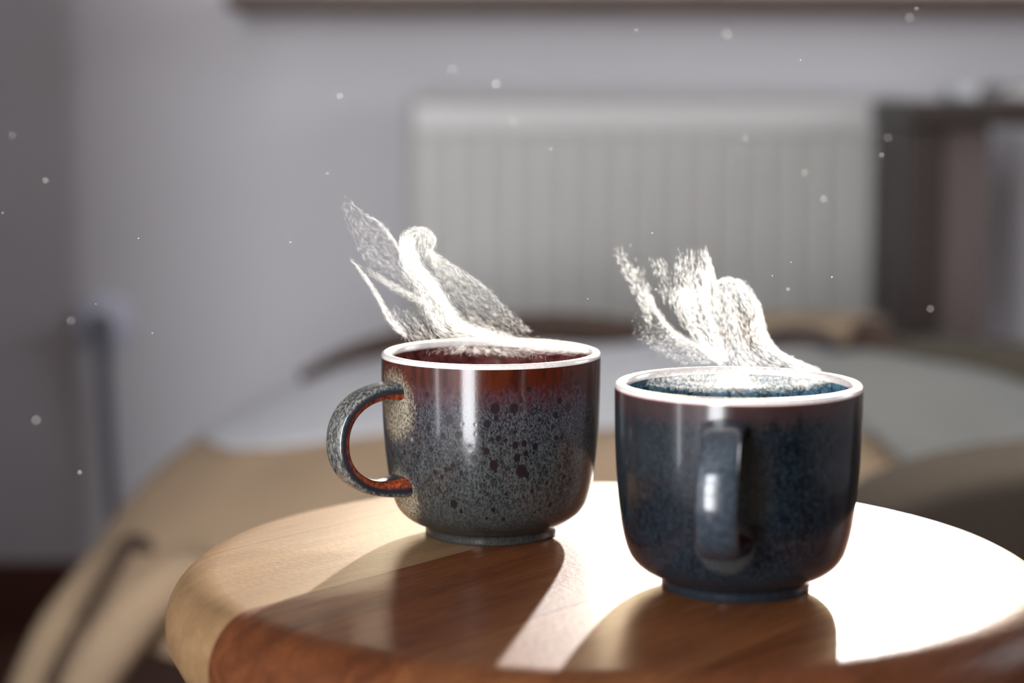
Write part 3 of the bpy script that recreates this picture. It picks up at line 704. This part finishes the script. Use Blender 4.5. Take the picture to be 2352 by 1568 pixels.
# mist in the mouth of the mug
a(sheet([(1470, 884), (1600, 900), (1700, 903), (1830, 898), (1930, 880)], [(1500, 858), (1600, 848), (1700, 846), (1820, 850), (1900, 862)], 12000, YR, 0, 'flat', seed=21, fil=14, thick=.014, jit=.8, fade=(.25, .2), **grain), .8)
a(sheet([(1590, 890), (1620, 880), (1640, 860)], [(1800, 890), (1750, 880), (1730, 860)], 6000, YR, 0, 'mid', seed=22, fil=8, thick=.01, fade=(.3, 0), **big))
# dense heart of the plume
a(sheet([(1600, 890), (1620, 830), (1620, 780), (1600, 730), (1590, 690), (1630, 655)], [(1800, 880), (1765, 830), (1740, 780), (1725, 730), (1710, 690), (1690, 650)], 8000, YR - .006, -.004, 'mid', seed=23, fil=22, thick=.004, fade=(.1, .1), **big), 0.1)
# dome, crisp right edge running down to the right rim
a(sheet([(1660, 850), (1650, 800), (1630, 740), (1610, 700), (1620, 665)], [(1885, 852), (1790, 808), (1758, 765), (1742, 700), (1690, 640)], 13000, YR, .012, 'edgeR', seed=25, fil=24, fade=(0, .08), **big), 0.24)
a(sheet([(1830, 850), (1770, 812), (1735, 770), (1712, 712), (1690, 674), (1665, 660), (1645, 665)], [(1885, 851), (1794, 807), (1761, 764), (1746, 702), (1718, 655), (1680, 637), (1636, 648)], 4500, YR, 0, 'edgeR', seed=26, fil=14, jit=.3, **big), 0.16)
# left half, loose streaks
a(sheet([(1650, 840), (1600, 795), (1560, 745), (1535, 690), (1550, 650)], [(1680, 830), (1660, 780), (1645, 730), (1630, 690), (1625, 655)], 8000, YR + .004, .006, 'flat', seed=27, fil=28, power=1.3, fade=(.1, .2), **big))
a(sheet([(1565, 740), (1545, 680), (1545, 620), (1555, 570)], [(1645, 690), (1630, 650), (1605, 600), (1590, 565)], 2600, YR + .004, .006, 'flat', seed=28, fil=26, power=1.4, fade=(.2, .6), **big), 0.4)
a(sheet([(1600, 680), (1600, 630), (1598, 565)], [(1645, 665), (1635, 620), (1618, 562)], 1500, YR, 0, 'edgeR', seed=29, fil=10, fade=(.2, .5), **big), 0.4)
# the thin bright thread on the left, with loose grain below it
a(sheet([(1650, 838), (1600, 802), (1540, 765), (1500, 715), (1475, 660), (1438, 565)], [(1660, 830), (1608, 792), (1549, 756), (1510, 706), (1490, 652), (1452, 560)], 3600, YR - .006, 0, 'mid', seed=30, fil=3, tilt=-.012, fade=(0, .5), **big))
a(sheet([(1500, 770), (1465, 700), (1425, 620), (1392, 555)], [(1500, 715), (1478, 660), (1452, 600), (1430, 555)], 800, YR - .006, .004, 'flat', seed=31, fil=22, power=1.5, tilt=-.012, fade=(.1, .4), **big), 0.6)
a(sheet([(1560, 838), (1500, 810), (1450, 775), (1435, 720)], [(1640, 832), (1590, 798), (1540, 765), (1500, 720)], 3000, YR - .002, .004, 'edgeR', seed=32, fil=20, thick=.006, jit=.6, fade=(0, .4), **grain), 0.5)
a(sheet([(1520, 700), (1500, 640), (1490, 590)], [(1550, 700), (1545, 640), (1530, 600)], 160, YR, .004, 'flat', seed=33, fil=10, **big), 0.8)
droplets('steam_plume', S2, steam_mat('steam_grainy', .22), 'dense white steam rising in a dome above the dark blue mug')

# dust motes drifting in the sunlit air
def dust():
    bm = bmesh.new(); rr = random.Random(5); placed = []
    known = [(2090, 40, .62), (1670, 78, .60), (1040, 158, .60), (780, 220, .66), (1140, 192, .62), (1178, 278, .60), (1265, 342, .70), (1712, 318, .66), (2040, 316, .62), (2025, 356, .68), (1892, 457, .64), (1848, 396, .64), (104, 414, .66), (6, 488, .72), (318, 547, .76), (220, 698, .74), (183, 1084, .68), (350, 765, .74), (1461, 69, .71), (1839, 138, .76), (1498, 535, .77), (1817, 602, .77), (1774, 633, .78), (1350, 686, .78), (667, 556, .76), (752, 398, .72), (2105, 20, .70), (1911, 636, .74), (1810, 664, .70)]
    for _ in range(6): known.append((rr.uniform(-300, 2600), rr.uniform(-300, 1000), rr.choice([rr.uniform(.6, .74), rr.uniform(.8, 1.1)])))
    for px, py, y in known:
        p = unp(px, py, y); r = .00014 + .0008 * max(0, .775 - y) * rr.uniform(.7, 1.2)
        g = bmesh.ops.create_icosphere(bm, subdivisions=1, radius=r)
        st = rr.uniform(1, 2.2); 
        for v in g['verts']: v.co = Vector((v.co.x * st, v.co.y, v.co.z)) + Vector(p)
    o = bm_obj('airborne_dust', bm, steam_mat('dust', .7)); tag(o, 'tiny pale dust motes drifting in the air around the mugs', 'dust', kind='stuff')
dust()
